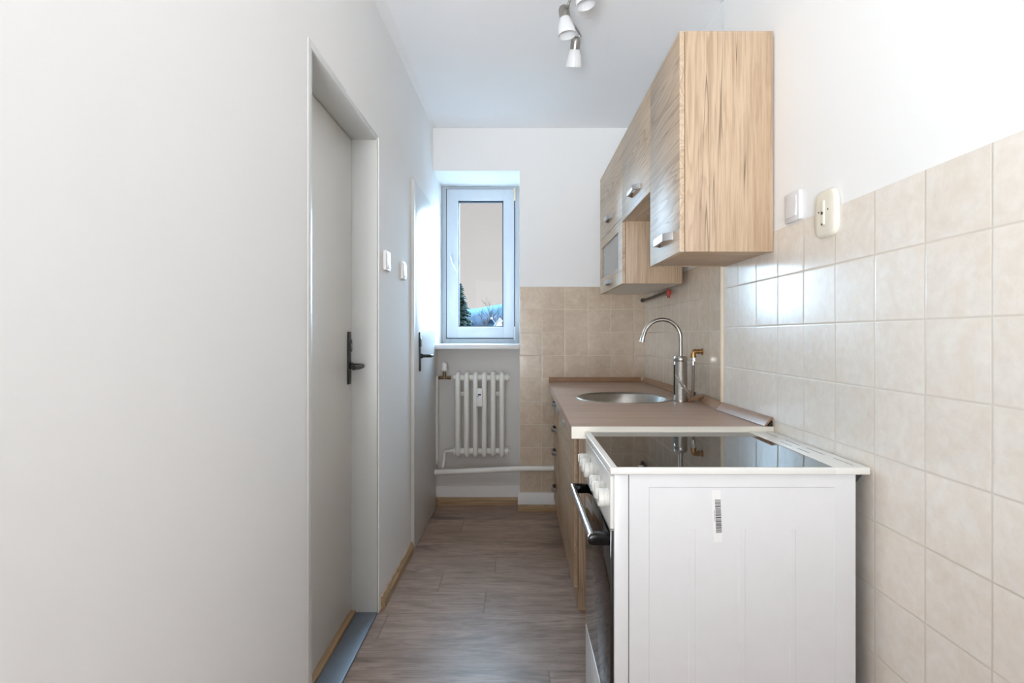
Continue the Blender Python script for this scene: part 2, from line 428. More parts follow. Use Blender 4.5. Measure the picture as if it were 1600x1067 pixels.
bm = bmesh.new(); box(bm, -.565, .017, 3.722, 3.745, 0, .123, bev=.004)
obj('trim_1', bm, M['wall'], kind='structure')
bm = bmesh.new(); box(bm, .004, .80, YF-.02, YF+.02, .046, .125, bev=.004)
box(bm, .012, .80, YF-.004, YF+.02, 0, .05)
obj('trim_2', bm, M['wall'], kind='structure')

# ------------------------------------------------------------------ window
win = bpy.data.objects.new('window_1', None); C.objects.link(win); win['kind'] = 'structure'; win.location = (-.275, 3.98, 1.118); LOC[win.name] = Vector(win.location)
def ring_frame(bm, x0, x1, z0, z1, ix0, ix1, iz0, iz1, y0, y1, bev=.003):
    box(bm, x0, ix0, y0, y1, z0, z1, bev=bev); box(bm, ix1, x1, y0, y1, z0, z1, bev=bev)
    box(bm, ix0-.004, ix1+.004, y0, y1, iz1, z1, bev=bev); box(bm, ix0-.004, ix1+.004, y0, y1, z0, iz0, bev=bev)
bm = bmesh.new(); ring_frame(bm, -.556, .017, 1.112, 2.268, -.505, -.028, 1.165, 2.235, 3.98, 4.04)
obj('window_frame', bm, M['pvc'], win)
bm = bmesh.new(); ring_frame(bm, -.518, -.022, 1.151, 2.245, -.433, -.101, 1.233, 2.160, 3.955, 3.972, bev=.005)
sash = obj('sash', bm, M['pvc'], win)
bm = bmesh.new(); ring_frame(bm, -.437, -.097, 1.229, 2.166, -.426, -.108, 1.240, 2.149, 3.969, 3.99, bev=0)
obj('seal', bm, M['seal'], sash, label='dark rubber glazing seal')
bm = bmesh.new(); ring_frame(bm, -.524, -.016, 1.145, 2.251, -.50, -.04, 1.17, 2.225, 3.972, 3.982, bev=0)  # dark ring set in as the shade of the gap round the sash
obj('gap_shadow', bm, M['seal'], win, label='thin dark ring painted as the shadow gap between sash and frame')
obj('pane', boxes((-.430, -.104, 3.985, 3.989, 1.236, 2.158)), M['pane'], win, smooth=0)
bm = bmesh.new(); box(bm, -.497, -.477, 3.942, 3.957, 1.70, 1.775, bev=.005)
tube(bm, [(-.487, 3.957, 1.74), (-.487, 3.915, 1.74)], .009); tube(bm, spline([(-.487, 3.917, 1.742), (-.478, 3.913, 1.70), (-.440, 3.913, 1.622)]), .009, el=.7)
obj('window_handle', bm, M['pvc'], win)
for za, zb, lab in ((2.16, 2.25, 'beige hinge cover, upper'), (1.135, 1.235, 'white hinge cover, lower')):
    bm = bmesh.new(); box(bm, -.026, -.010, 3.946, 3.975, za, zb, bev=.004)
    obj('hinge', bm, M['cream'] if za > 2 else M['pvc'], win, label=lab)
bm = bmesh.new(); box(bm, XL(3.6)-.002, .016, 3.575, 3.99, 1.076, 1.108, bev=.006, seg=3)
obj('window_sill', bm, M['white'], win)

# ------------------------------------------------------------------ doors
def lever_handle(parent, x, y, z0, z1, zl, sgn, proj):
    """long plate with keyhole and lever; x = door face, lever sticks out to +x and turns towards sgn*y"""
    bm = bmesh.new(); box(bm, x-.001, x+.007, y-.016, y+.016, z0, z1, bev=.003)
    box(bm, x, x+.011, y-.02, y+.02, z1-.085, z1-.03, bev=.006)
    pl = obj('handle_plate', bm, M['black'], parent)
    bm = bmesh.new(); tube(bm, spline([(x+.004, y, zl), (x+proj*.75, y, zl), (x+proj, y+sgn*.012, zl), (x+proj, y+sgn*.05, zl-.002), (x+proj-.004, y+sgn*.115, zl-.002)], 6), .0095, 14)
    lathe(bm, [(0, 0), (.014, 0), (.014, .012), (.011, .016), (0, .016)], (x+.004, y, zl), (1, 0, 0), 20)
    obj('lever', bm, M['black'], pl)
    bm = bmesh.new(); lathe(bm, [(0, 0), (.006, 0), (.006, .002), (0, .002)], (x+.0105, y, z1-.055), (1, 0, 0), 14)
    box(bm, x+.0105, x+.0125, y-.002, y+.002, z1-.072, z1-.055)
    obj('keyhole', bm, M['steel'], pl)
d1 = bpy.data.objects.new('door_1', None); C.objects.link(d1); d1['kind'] = 'structure'; d1.location = (-.66, 1.9, 0); LOC[d1.name] = Vector(d1.location)
bm = bmesh.new(); XF = -.588
ya, yb, zt = 1.518, 2.283, 2.013
box(bm, -.71, XF, ya, ya+.032, 0, zt, bev=.006); box(bm, -.71, XF+.003, yb-.032, yb, 0, zt, bev=.006)
box(bm, -.71, XF+.001, ya+.01, yb-.01, zt-.028, zt, bev=.006)
obj('door_frame', bm, M['framep'], d1)
bm = bmesh.new(); box(bm, -.733, -.693, ya+.020, yb-.0345, .022, zt-.029, bev=.002)
p1 = obj('door_panel', bm, M['doorp'], d1)
obj('door_gap_seal', boxes((-.735, -.6985, yb-.034, yb-.030, 0, zt-.02)), M['seal'], d1)
lever_handle(p1, -.693, 2.212, .967, 1.183, 1.043, -1, .06)
bm = bmesh.new(); box(bm, -.672, -.584, ya+.03, yb-.031, 0, .012, bev=.004)
obj('threshold', bm, M['sill'], d1, label='blue grey metal threshold plate')
bm = bmesh.new(); box(bm, -.70, -.673, ya+.03, yb-.031, 0, .02, bev=.003)
obj('threshold_strip', bm, M['skirt_y'], d1, label='brown wooden strip under the door')

d2 = bpy.data.objects.new('door_2', None); C.objects.link(d2); d2['kind'] = 'structure'; d2.location = (-.565, 3.26, 0); LOC[d2.name] = Vector(d2.location)
X2 = lambda y: -.557+(y-2.925)*.0175
bm = bmesh.new(); box(bm, 0, 1, 2.930, 3.598, .006, 2.012, fn=lambda c: (X2(c.y) if c.x > .5 else XL(c.y)-.02, c.y, c.z), bev=.0025)
p2 = obj('door_panel', bm, M['door2'], d2)
bm = bmesh.new(); box(bm, 0, 1, 2.904, 2.929, 0, 2.018, fn=lambda c: (-.5545 if c.x > .5 else XL(c.y)-.02, c.y, c.z), bev=.0012)
obj('door_frame', bm, M['framep'], d2)
lever_handle(p2, X2(3.06), 3.06, .965, 1.187, 1.052, 1, .058)

# ------------------------------------------------------------------ wall switches and outlet
def wall_switch(name, label, y, z, side, mat, h=.086):
    if side < 0: x = XL(y)-.001; f = 1
    else: x = XR+.003; f = -1
    r = thing(name, label, 'light switch', (x, y, z-h/2))
    def bx(d0, d1, a, b, c, d, bev): 
        bm = bmesh.new(); xs = sorted((x+f*d0, x+f*d1)); box(bm, xs[0], xs[1], y+a, y+b, z+c, z+d, bev=bev); return bm
    obj('cover_frame', bx(0, .013, -h/2, h/2, -h/2, h/2, .004), mat, r)
    bm = bmesh.new()
    # rocker: tilted wedge with a hollow
    pr = [(.010, -.030), (.018, -.030), (.0145, .004), (.0155, .030), (.010, .030)]
    prism(bm, [(x+f*a, z+b) for a, b in pr], 'y', y-.029, y+.029, bev=.001)
    obj('rocker', bm, mat, r)
    return r
wall_switch('light_switch', 'white light switch on the left wall, nearer to the grey framed door', 2.375, 1.495, -1, M['switch'])
wall_switch('light_switch', 'white light switch on the left wall, the farther one, next to the far door', 2.70, 1.492, -1, M['switch'])
wall_switch('light_switch', 'white rocker switch on the right wall between wall cabinet and beige socket cover', 1.588, 1.545, 1, M['switch_g'])
y, z = 1.417, 1.4865
r = thing('socket_cover', 'old beige oblong socket cover with small holes overlapping the tile edge', 'socket', (XR, y, z-.06))
bm = bmesh.new()
hw, hh = .050, .062
pts = []
for k in range(40):
    a = 2*PI*k/40; ca, sa = math.cos(a), math.sin(a)
    e = .5
    pts.append((y+hw*math.copysign(abs(ca)**e, ca), z+hh*math.copysign(abs(sa)**e, sa)))
rings = []
for inset, dx in ((1.0, 0), (1.0, .005), (.97, .009), (.88, .012), (.5, .0130)):
    rings.append([bm.verts.new((XR-dx, y+(p-y)*inset, z+(q-z)*inset)) for p, q in pts])
for A, B in zip(rings, rings[1:]):
    for k in range(40): bm.faces.new((A[k], A[(k+1) % 40], B[(k+1) % 40], B[k]))
bm.faces.new(rings[-1]); bm.faces.new(rings[0][::-1])
cv = obj('cover', bm, M['beige'], r, smooth=50)
bm = bmesh.new(); box(bm, XR-.0165, XR-.008, y-.007, y+.007, z-.03, z+.036, bev=.004); obj('ridge', bm, M['beige'], r)
for hy, hz, rr in ((0, .002, .0042), (.021, .008, .0022), (-.021, .008, .0022), (0, -.028, .0028)):
    bm = bmesh.new(); lathe(bm, [(0, 0), (rr, 0), (rr, .0015), (0, .0015)], (XR-(.0163 if rr > .004 else .0126 if abs(hy) > 0 else .0163), y+hy, z+hz), (-1, 0, 0), 12)
    obj('socket_hole', bm, M['black'] if rr > .004 else M['gas'], cv)

# ------------------------------------------------------------------ wall cabinets
XD, XC, XB = .518, .536, .8165
ZT = 2.138
def bow_handle(parent, y0, y1, z, x=XD, mat='handle', out=.030, h=.022, zdir=False):
    """arched bar handle lying along y on a face that looks to -x"""
    L = y1-y0
    o = [(0, 0), (.026, out), (L-.026, out), (L, 0)]; i = [(L-.010, 0), (L-.032, out-.008), (.032, out-.008), (.010, 0)]
    bm = bmesh.new(); prism(bm, [(x-b, y0+a) for a, b in o+i], 'z', z-h/2, z+h/2, bev=.0015)
    return obj('handle', bm, M[mat], parent)
near = thing('wall_cabinet', 'tall light oak wall cabinet nearest the camera with one door and big side panel', 'cabinet', (.667, 1.906, 1.434))
for b in ((XC, XB, 1.717, 1.733, 1.434, ZT), (XC, XB, 2.080, 2.095, 1.434, ZT)): obj('side_panel', mk(box, *b, bev=.0008), M['oak_v'], near)
obj('carcass', boxes((XC, XB-.002, 1.7325, 2.0805, 1.436, 1.452), (XC, XB-.002, 1.7325, 2.0805, ZT-.018, ZT-.002), (XB-.006, XB-.002, 1.73, 2.08, 1.45, ZT-.015), bev=.0005), M['oak_x'], near)
dn = obj('door', mk(box, XD, XC-.002, 1.717, 2.0945, 1.434, ZT, bev=.001), M['oak_h'], near)
bow_handle(dn, 1.785, 1.955, 1.497, h=.026)
mid = thing('wall_cabinet', 'short light oak wall cabinet in the middle, above the open gap', 'cabinet', (.667, 2.375, 1.731))
bm = boxes((XC, XB, 2.097, 2.112, 1.731, ZT), (XC, XB, 2.638, 2.654, 1.731, ZT), (XC, XB, 2.112, 2.638, 1.731, 1.747), (XC, XB, 2.112, 2.638, ZT-.016, ZT), (XB-.006, XB-.001, 2.11, 2.64, 1.745, ZT-.01))
obj('carcass', bm, M['oak_h'], mid)
dm = obj('door', mk(box, XD, XC-.002, 2.0975, 2.6535, 1.729, ZT, bev=.001), M['oak_h'], mid)
bow_handle(dm, 2.262, 2.425, 1.797)
far = thing('wall_cabinet', 'light oak wall cabinet by the far wall with grey glass flap door', 'cabinet', (.667, 3.0, 1.424))
for q in (2.656, 3.340): obj('side_panel', mk(box, XC, XB, q, q+.016, 1.424, ZT, bev=.0008), M['oak_v'], far)
obj('carcass', boxes((XC, XB-.002, 2.672, 3.34, 1.75-.008, 1.75+.008), (XC, XB-.002, 2.672, 3.34, ZT-.016, ZT), (XB-.008, XB-.002, 2.67, 3.34, 1.44, ZT-.01)), M['oak_x'], far)
obj('bottom_panel', boxes((XC, XB-.002, 2.6725, 3.3395, 1.426, 1.442)), M['melamine'], far, label='white underside')
du = obj('door', mk(box, XD, XC-.002, 2.656, 3.356, 1.7525, ZT, bev=.001), M['oak_h'], far)
bow_handle(du, 2.92, 3.06, 1.817)
bm = bmesh.new()
y0, y1, z0, z1 = 2.76, 3.30, 1.512, 1.698
for b in ((2.656, y0, 1.424, 1.7495), (y1, 3.356, 1.424, 1.7495), (y0, y1, 1.424, z0), (y0, y1, z1, 1.7495)): box(bm, XD, XC-.002, *b)
dg = obj('door', bm, M['oak_h'], far, label='lower flap door framed in oak with grey glass')
obj('glass_inset', boxes((XD+.006, XD+.010, y0, y1, z0, z1)), M['smoke'], dg, label='grey glass')
bow_handle(dg, 2.92, 3.06, 1.462)

# ------------------------------------------------------------------ gas pipe under the cabinets
g = thing('gas_pipe', 'short dark pipe with red valve under the far wall cabinet', 'pipe', (.835, 3.25, 1.39))
bm = bmesh.new(); tube(bm, spline([(.835, YF-.001, 1.402), (.832, 3.30, 1.404), (.826, 2.93, 1.411)]), .0075); tube(bm, [(.835, YF-.001, 1.402), (.835, YF-.016, 1.402)], .013)
obj('pipe', bm, M['gas'], g)
bm = bmesh.new(); box(bm, .812, .834, 2.91, 2.934, 1.386, 1.416, bev=.003); tube(bm, [(.822, 2.92, 1.386), (.822, 2.92, 1.372)], .008)
obj('valve', bm, M['red'], g, label='red valve')

# ------------------------------------------------------------------ base cabinets
FX = .242
sinkcab = thing('base_cabinet', 'light oak sink base cabinet under the worktop, with two doors', 'cabinet', (.52, 2.7, 0))
for q, zq in ((2.285, .828), (3.112, .825)): obj('side_panel', mk(box, FX+.018, .815, q, q+.016, .097, zq, bev=.0008), M['oak_v'], sinkcab)
obj('carcass', boxes((FX+.018, .815, 2.301, 3.112, .097, .113), (.80, .812, 2.301, 3.112, .12, .60)), M['melamine'], sinkcab)
for a, b in ((2.286, 2.705), (2.708, 3.127)):
    d = obj('door', mk(box, FX, FX+.016, a, b, .097, .826, bev=.001), M['oak_lo'], sinkcab)
    bow_handle(d, (a+b)/2-.07, (a+b)/2+.07, .765, x=FX)
obj('plinth', boxes((FX+.016, .80, 2.289, 3.128, 0, .0965)), M['oak_v'], sinkcab)
drw = thing('drawer_cabinet', 'light oak cabinet of four drawers at the far end of the worktop', 'cabinet', (.52, 3.34, 0))
obj('carcass', boxes((FX+.018, .815, 3.131, 3.147, .097, .822), (FX+.018, .815, 3.522, 3.538, .097, .820), (FX+.018, .815, 3.147, 3.522, .097, .113)), M['melamine'], drw)
for a, b, hz in ((.097, .372, .222), (.375, .521, .447), (.524, .670, .590), (.673, .819, .745)):
    d = obj('drawer', mk(box, FX, FX+.016, 3.131, 3.538, a, b, bev=.001), M['oak_lo'], drw)
    bow_handle(d, 3.265, 3.405, hz, x=FX)
obj('plinth', boxes((FX+.016, .80, 3.131, 3.538, 0, .0965)), M['oak_v'], drw)

# ------------------------------------------------------------------ worktop with a round cut-out
def ZW(y): return .876-(y-1.717)*.0135/1.877
SC = (.512, 2.57); SR = .229
def fx_(y): return .1735+(y-1.717)*(.207-.1735)/(YF-1.717)
bm = bmesh.new()
outer = [(fx_(1.7175), 1.7175), (XR-.001, 1.7175), (XR-.001, 2.155), (XR2-.001, 2.155), (XR2-.001, YF-.001), (fx_(YF), YF-.001)]
n = 56; inner = [(SC[0]+(SR-.012)*math.cos(2*PI*k/n), SC[1]+(SR-.012)*math.sin(2*PI*k/n)) for k in range(n)]
def layer(dz):
    vo = [bm.verts.new((x, y, ZW(y)+dz)) for x, y in outer]; vi = [bm.verts.new((x, y, ZW(y)+dz)) for x, y in inner]
    es = [bm.edges.new((vo[i], vo[(i+1) % len(vo)])) for i in range(len(vo))]+[bm.edges.new((vi[i], vi[(i+1) % n])) for i in range(n)]
    bmesh.ops.triangle_fill(bm, edges=es, use_beauty=True)
    return vo, vi
a, ai = layer(0); b, bi = layer(-.037)
for i in range(len(a)): bm.faces.new((a[i], a[(i+1) % 6], b[(i+1) % 6], b[i]))
for i in range(n): bm.faces.new((ai[i], ai[(i+1) % n], bi[(i+1) % n], bi[i]))
wt = obj('worktop', bm, M['worktop'], label='long brown wood-look worktop with a round sink cut-out, on the base cabinets', cat='worktop', smooth=20)
obj('end_edging', boxes((fx_(1.717), XR-.001, 1.7155, 1.7175, ZW(1.717)-.038, ZW(1.717)+.0002)), M['edging'], wt, label='cream end edge')
# wall trims on the worktop
def tri_trim(p0, p1, inward, name, lab, s=.028, capped=None):
    """triangular upstand between two points on the wall line; inward = unit vector away from the wall"""
    bm = bmesh.new(); iv = Vector(inward)
    sec = [(s, 0), (s*.95, .004), (.005, s), (0, s), (0, s-.004), (s-.006, 0)]
    ends = []
    for p in (p0, p1):
        P = Vector(p); ends.append([bm.verts.new(P+iv*a+Vector((0, 0, b))) for a, b in sec])
    m = len(sec)
    bm.faces.new(ends[0]); bm.faces.new(ends[1][::-1])
    for i in range(m): bm.faces.new((ends[0][i], ends[1][i], ends[1][(i+1) % m], ends[0][(i+1) % m]))
    return obj(name, bm, M['trim_y'], label=lab, cat='trim')
e = .0015
tri_trim((fx_(YF)+.004, YF-e, ZW(YF)+e), (XR2-.03, YF-e, ZW(YF)+e), (0, -1, 0), 'worktop_trim', 'brown triangular worktop trim along the far tiled wall')
tri_trim((XR2-e, 2.56, ZW(2.56)+e), (XR2-e, 3.555, ZW(3.555)+e), (-1, 0, 0), 'worktop_trim', 'brown triangular worktop trim along the right wall behind the tap, as far as the corner')
t3 = tri_trim((XR-e, 1.719, ZW(1.719)+e), (XR-.002, 2.135, ZW(2.135)+e), (-1, 0, 0), 'worktop_trim', 'brown triangular worktop trim nearest the cooker with its open end showing')
bm = bmesh.new(); A = Vector((XR-.003, 2.137, ZW(2.137)+e)); B = Vector((XR2-.004, 2.43, ZW(2.43)+e))
sec = [(.028, 0), (.0266, .004), (.005, .028), (0, .028), (0, .024), (.022, 0)]
E = [[bm.verts.new(P+Vector((-q, 0, w))) for q, w in sec] for P in (A, B)]
bm.faces.new(E[0]); bm.faces.new(E[1][::-1])
for i in range(6): bm.faces.new((E[0][i], E[1][i], E[1][(i+1) % 6], E[0][(i+1) % 6]))
LOC[t3.name] = Vector(t3.location)
obj('trim_run', bm, M['trim_y'], t3)
zz = ZW(1.72)+e
obj('end_wedge', mk(prism, [(XR-.016, zz+.001), (XR-.002, zz+.001), (XR-.002, zz+.016)], 'y', 1.722, 1.75), M['black'], t3, label='black wedge filling the hollow open end')  # black wedge fills the hollow end of the trim
bm = bmesh.new(); zc = ZW(YF)+e
prism(bm, [(XR2-.034, zc), (XR2-.001, zc), (XR2-.001, zc+.031)], 'y', YF-.034, YF-.001, bev=.002)
obj('corner_cap', bm, M['cream'], label='small pale corner cap where the two worktop trims meet', cat='corner cap')

# ------------------------------------------------------------------ sink
zs = ZW(SC[1])
sk = thing('sink', 'round stainless steel sink set into the worktop', 'sink', (SC[0], SC[1], zs-.16))
tilt = -.0135/1.877
bm = bmesh.new()
lathe(bm, [(SR, .0015), (SR-.002, .0045), (SR-.010, .005), (SR-.018, .003), (SR-.024, -.004), (SR-.034, -.09), (SR-.045, -.125), (SR-.075, -.142), (.045, -.150), (.045, -.152),
           (SR-.077, -.145), (SR-.047, -.128), (SR-.037, -.09), (SR-.028, -.006), (SR-.022, -.0), (SR-.01, .001), (SR, .0015)], (SC[0], SC[1], zs), (0, tilt, 1), 64)
obj('bowl', bm, M['steel'], sk, smooth=50)
bm = bmesh.new(); lathe(bm, [(.0, 0), (.03, 0), (.046, .004), (.046, .002), (0, -.002)], (SC[0], SC[1], zs-.151), (0, 0, 1), 32)
obj('drain', bm, M['chrome'], sk)

# ------------------------------------------------------------------ tap
tx, ty = .734, 2.42; tz = ZW(ty)
tp = thing('kitchen_tap', 'brushed steel instant-heating tap with high curved spout and thick cylindrical body', 'tap', (tx, ty, tz))
bm = bmesh.new(); lathe(bm, [(0, 0), (.0300, 0), (.0300, .01), (.0290, .012), (.0290, .176), (.0282, .178), (.0282, .180), (.0295, .182), (.0295, .198), (.026, .203), (.012, .205), (0, .205)], (tx, ty, tz+.0005), (0, 0, 1), 40)
body = obj('tap_body', bm, M['steel'], tp)
bm = bmesh.new(); R = .083
pts = [(tx+.001, ty, tz+.20), (tx+.001, ty, tz+.25), (tx+.001, ty, tz+.285)]
cxx = tx+.001-R
for k in range(1, 17): a = PI*k/16*.94; pts.append((cxx+R*math.cos(a), ty, tz+.285+R*math.sin(a)))
last = Vector(pts[-1]); pts.append(tuple(last+Vector((-.006, 0, -.022))))
tube(bm, pts, .0088, 18); sp_ = obj('spout', bm, M['steel'], tp)
bm = bmesh.new(); L = Vector(pts[-1]); tube(bm, [L+Vector((.002, 0, .012)), L+Vector((-.003, 0, -.012))], .0106, 18); obj('nozzle', bm, M['chrome'], sp_)
bm = bmesh.new()
for k in range(8):
    a = math.radians(180-8+k*5-10); a2 = a+math.radians(5)
    q = [bm.verts.new((tx+.0296*math.cos(aa), ty+.0296*math.sin(aa), zz_)) for aa, zz_ in ((a, tz+.03), (a2, tz+.03), (a2, tz+.165), (a, tz+.165))]
    bm.faces.new(q)
bmesh.ops.remove_doubles(bm, verts=bm.verts, dist=1e-5)
bmesh.ops.solidify(bm, geom=bm.faces[:], thickness=.0012)
obj('display', bm, M['blackp'], body, label='black display strip')
bm = bmesh.new(); tube(bm, [(tx+.002, ty-.027, tz+.070), (tx+.002, ty-.042, tz+.070)], .0085, 16)
tube(bm, [(tx-.037, ty-.047, tz+.122), (tx-.010, ty-.047, tz+.086), (tx+.020, ty-.045, tz+.043)], [.0035, .0045, .0045], 12)
obj('lever', bm, M['chrome'], tp)

# ------------------------------------------------------------------ water connector
hy = 2.47; hz = 1.094
wc = thing('water_hose', 'braided hose hanging from a brass elbow on the tiled wall right of the tap', 'hose', (.82, hy, ZW(hy)))
bm = bmesh.new(); lathe(bm, [(0, 0), (.016, 0), (.016, .003), (.0095, .004), (.0095, .014), (.013, .015), (.013, .020), (.0095, .021), (.0095, .03), (0, .03)], (XR2-.0005, hy, hz), (-1, 0, 0), 20)
tube(bm, spline([(.822, hy, hz), (.813, hy, hz-.001), (.808, hy, hz-.008), (.808, hy, hz-.026)], 5), .0115, 16); tube(bm, [(.808, hy, hz-.018), (.808, hy, hz-.028)], .0138, 16)
obj('elbow', bm, M['brass'], wc, label='brass elbow')
bm = bmesh.new(); tube(bm, [(.808, hy, hz-.028), (.808, hy, hz-.044)], .0125, 6); tube(bm, [(.808, hy, hz-.044), (.808, hy, hz-.062)], .0085, 14)
obj('nut', bm, M['chrome'], wc)
bm = bmesh.new(); tube(bm, spline([(.808, hy, hz-.055), (.807, hy, hz-.13), (.805, hy, ZW(hy)+.012)], 10), .0062, 12); obj('hose', bm, M['hose'], wc)
# loose offcut of trim where the hose passes
bm = bmesh.new(); zq = ZW(2.44)
prism(bm, [(.762, zq+.002), (.775, zq+.0015), (.808, zq+.009), (.838, zq+.026), (.834, zq+.030), (.800, zq+.020), (.770, zq+.010)], 'y', 2.405, 2.442, bev=.001)
obj('trim_offcut', bm, M['trim_y'], label='loose brown trim offcut at the foot of the braided hose', cat='trim')

# ------------------------------------------------------------------ cooker
ck = thing('cooker', 'white freestanding electric cooker with black glass hob and oven door', 'cooker', (.51, 1.48, 0))
Y0, Y1 = 1.250, 1.704
# body with pressed side panel
bm = bmesh.new()
box(bm, .2595, .786, Y0+.004, Y1, .02, .843, bev=.001)
def pressed(bm, x0, x1, z0, z1, ix0, ix1, iz0, iz1, y, depth, ch):
    """flat frame at y with a panel set back by depth behind a chamfer"""
    o = [(x0, z0), (x1, z0), (x1, z1), (x0, z1)]; i1 = [(ix0, iz0), (ix1, iz0), (ix1, iz1), (ix0, iz1)]
    i2 = [(ix0+ch, iz0+ch), (ix1-ch, iz0+ch), (ix1-ch, iz1-ch), (ix0+ch, iz1-ch)]
    A = [bm.verts.new((a, y, b)) for a, b in o]; B = [bm.verts.new((a, y, b)) for a, b in i1]; D = [bm.verts.new((a, y+depth, b)) for a, b in i2]
    K = [bm.verts.new((a, y+.006, b)) for a, b in o]
    for k in range(4):
        j = (k+1) % 4
        bm.faces.new((A[k], A[j], B[j], B[k])); bm.faces.new((B[k], B[j], D[j], D[k])); bm.faces.new((K[k], K[j], A[j], A[k]))
    bm.faces.new(D)
pressed(bm, .2605, .786, .02, .843, .3055, .7396, .06, .8145, Y0, .0025, .0022)
for xc in (.407, .523, .641):
    prism(bm, [(xc-.009, Y0+.003), (xc-.006, Y0+.0012), (xc+.006, Y0+.0012), (xc+.009, Y0+.003)], 'z', .10, .716)
obj('side_housing', bm, M['cooker'], ck, smooth=20)
bm = bmesh.new(); box(bm, .2255, .2585, Y0, Y1, .02, .843, bev=.0015); obj('front_post', bm, M['cooker'], ck)
obj('gap', boxes((.2580, .2610, Y0+.003, Y0+.006, .02, .843)), M['slot'], ck)
bm = bmesh.new(); box(bm, .2165, .2250, Y0+.001, Y1-.002, .716, .8405, bev=.002, seg=3)
cp = obj('control_panel', bm, M['hobrim'], ck)
for k, ky in enumerate((1.29, 1.352, 1.413, 1.554, 1.615, 1.674)):
    bm = bmesh.new()
    lathe(bm, [(0, 0), (.0215, 0), (.0215, .002), (.0205, .003), (.0205, .010), (.0218, .011), (.0212, .021), (.0195, .0235), (0, .0245)], (.2165, ky, .779), (-1, 0, 0), 32)
    kn = obj('knob', bm, M['knob'], ck)
    bm = bmesh.new(); box(bm, .1895, .1935, ky-.0022, ky+.0022, .775, .7985, bev=.001); obj('grip_ridge', bm, M['knob'], kn)
    # scale marks round the skirt
    bm = bmesh.new()
    for q in range(12):
        a = 2*PI*q/12+.2; c0 = Vector((.2045, ky+.0207*math.cos(a), .779+.0207*math.sin(a)))
        tube(bm, [c0+Vector((.001, 0, 0)), c0+Vector((-.003, 0, 0))], .0005, 5)
    obj('scale_marks', bm, M['seal'], kn)
for ky in (1.322, 1.384, 1.444, 1.585):
    obj('mark', boxes((.2160, .2166, ky-.001, ky+.001, .798, .806)), M['inkred'] if ky == 1.444 else M['seal'], cp)
# oven door
bm = bmesh.new(); box(bm, .2165, .2245, Y0+.002, Y1-.002, .262, .712, bev=.0015)
dr = obj('oven_door', bm, M['glassb'], ck, label='black glass oven door')
obj('door_edge', boxes((.2160, .2250, Y0+.001, Y1-.001, .7125, .7150)), M['handle'], dr)
bm = bmesh.new(); tube(bm, [(.1745, Y0+.016, .692), (.1745, Y1-.016, .692)], .0105, 18, el=.9)
hd = obj('oven_handle', bm, M['chrome'], dr, label='silver bar handle')
for yy in (Y0+.006, Y1-.032):
    bm = bmesh.new(); prism(bm, [(.168, .679), (.176, .676), (.2170, .676), (.2170, .700), (.182, .702), (.172, .700), (.166, .692)], 'y', yy, yy+.026, bev=.002)
    obj('handle_bracket', bm, M['blackp'], dr, label='black handle bracket')
bm = bmesh.new(); box(bm, .2165, .2245, Y0+.002, Y1-.002, .045, .256, bev=.002); obj('bottom_drawer', bm, M['hobrim'], ck, label='white bottom drawer front')
for fx in (.27, .75):
    for fy in (Y0+.04, Y1-.04):
        obj('foot', mk(lathe, [(0, 0), (.018, 0), (.018, .012), (.01, .014), (.01, .022), (0, .022)], (fx, fy, 0), (0, 0, 1), 16), M['black'], ck)
bm = bmesh.new(); box(bm, .786, .790, Y0+.006, Y1, .03, .843)
prism(bm, [(.7895, .8435), (.812, .8435), (.7895, .815)], 'y', Y0+.012, Y1)
obj('back_panel', bm, M['black'], ck, label='dark back panel')
# hob: rim with slots, glass
bm = bmesh.new()
hx0, hx1, hy0, hy1, hz0, hz1 = .215, .815, 1.240, 1.713, .8450, .8615
gx0, gx1, gy0, gy1 = .2335, .7330, 1.2505, 1.7035
box(bm, hx0, gx0, hy0, hy1, hz0, hz1, bev=.003, seg=3); box(bm, gx1, hx1, hy0, hy1, hz0, hz1, bev=.003, seg=3)
box(bm, gx0-.004, gx1+.004, hy0, gy0, hz0, hz1, bev=.003, seg=3); box(bm, gx0-.004, gx1+.004, gy1, hy1, hz0, hz1, bev=.003, seg=3)
rim = obj('hob_rim', bm, M['hobrim'], ck)
hg = obj('hob_glass', boxes((gx0-.001, gx1+.001, gy0-.001, gy1+.001, hz0+.002, hz1-.001)), M['glassb'], ck, smooth=0, label='black glass cooking surface')
for xs, ya_, yb_ in ((.782, 1.617, 1.688), (.784, 1.494, 1.573), (.786, 1.376, 1.462), (.788, 1.262, 1.341), (.758, 1.488, 1.549), (.759, 1.397, 1.456)):
    obj('vent_slot', boxes((xs-.0014, xs+.0014, ya_, yb_, hz1-.001, hz1+.0003)), M['slot'], rim)
bm = bmesh.new()
def stroke(bm, pts_, z, w=.0005):
    for (xa, ya_), (xb, yb_) in zip(pts_, pts_[1:]): tube(bm, [(xa, ya_, z), (xb, yb_, z)], w, 6)
mx, my = .289, 1.257
stroke(bm, [(mx-.005, my+.007), (mx-.003, my), (mx, my+.005), (mx+.002, my)], hz1-.0008, .0004); stroke(bm, [(mx+.002, my), (mx+.005, my+.007)], hz1-.0008, .0004)
obj('printed_mark', bm, M['paper'], hg, label='tiny white printed mark')
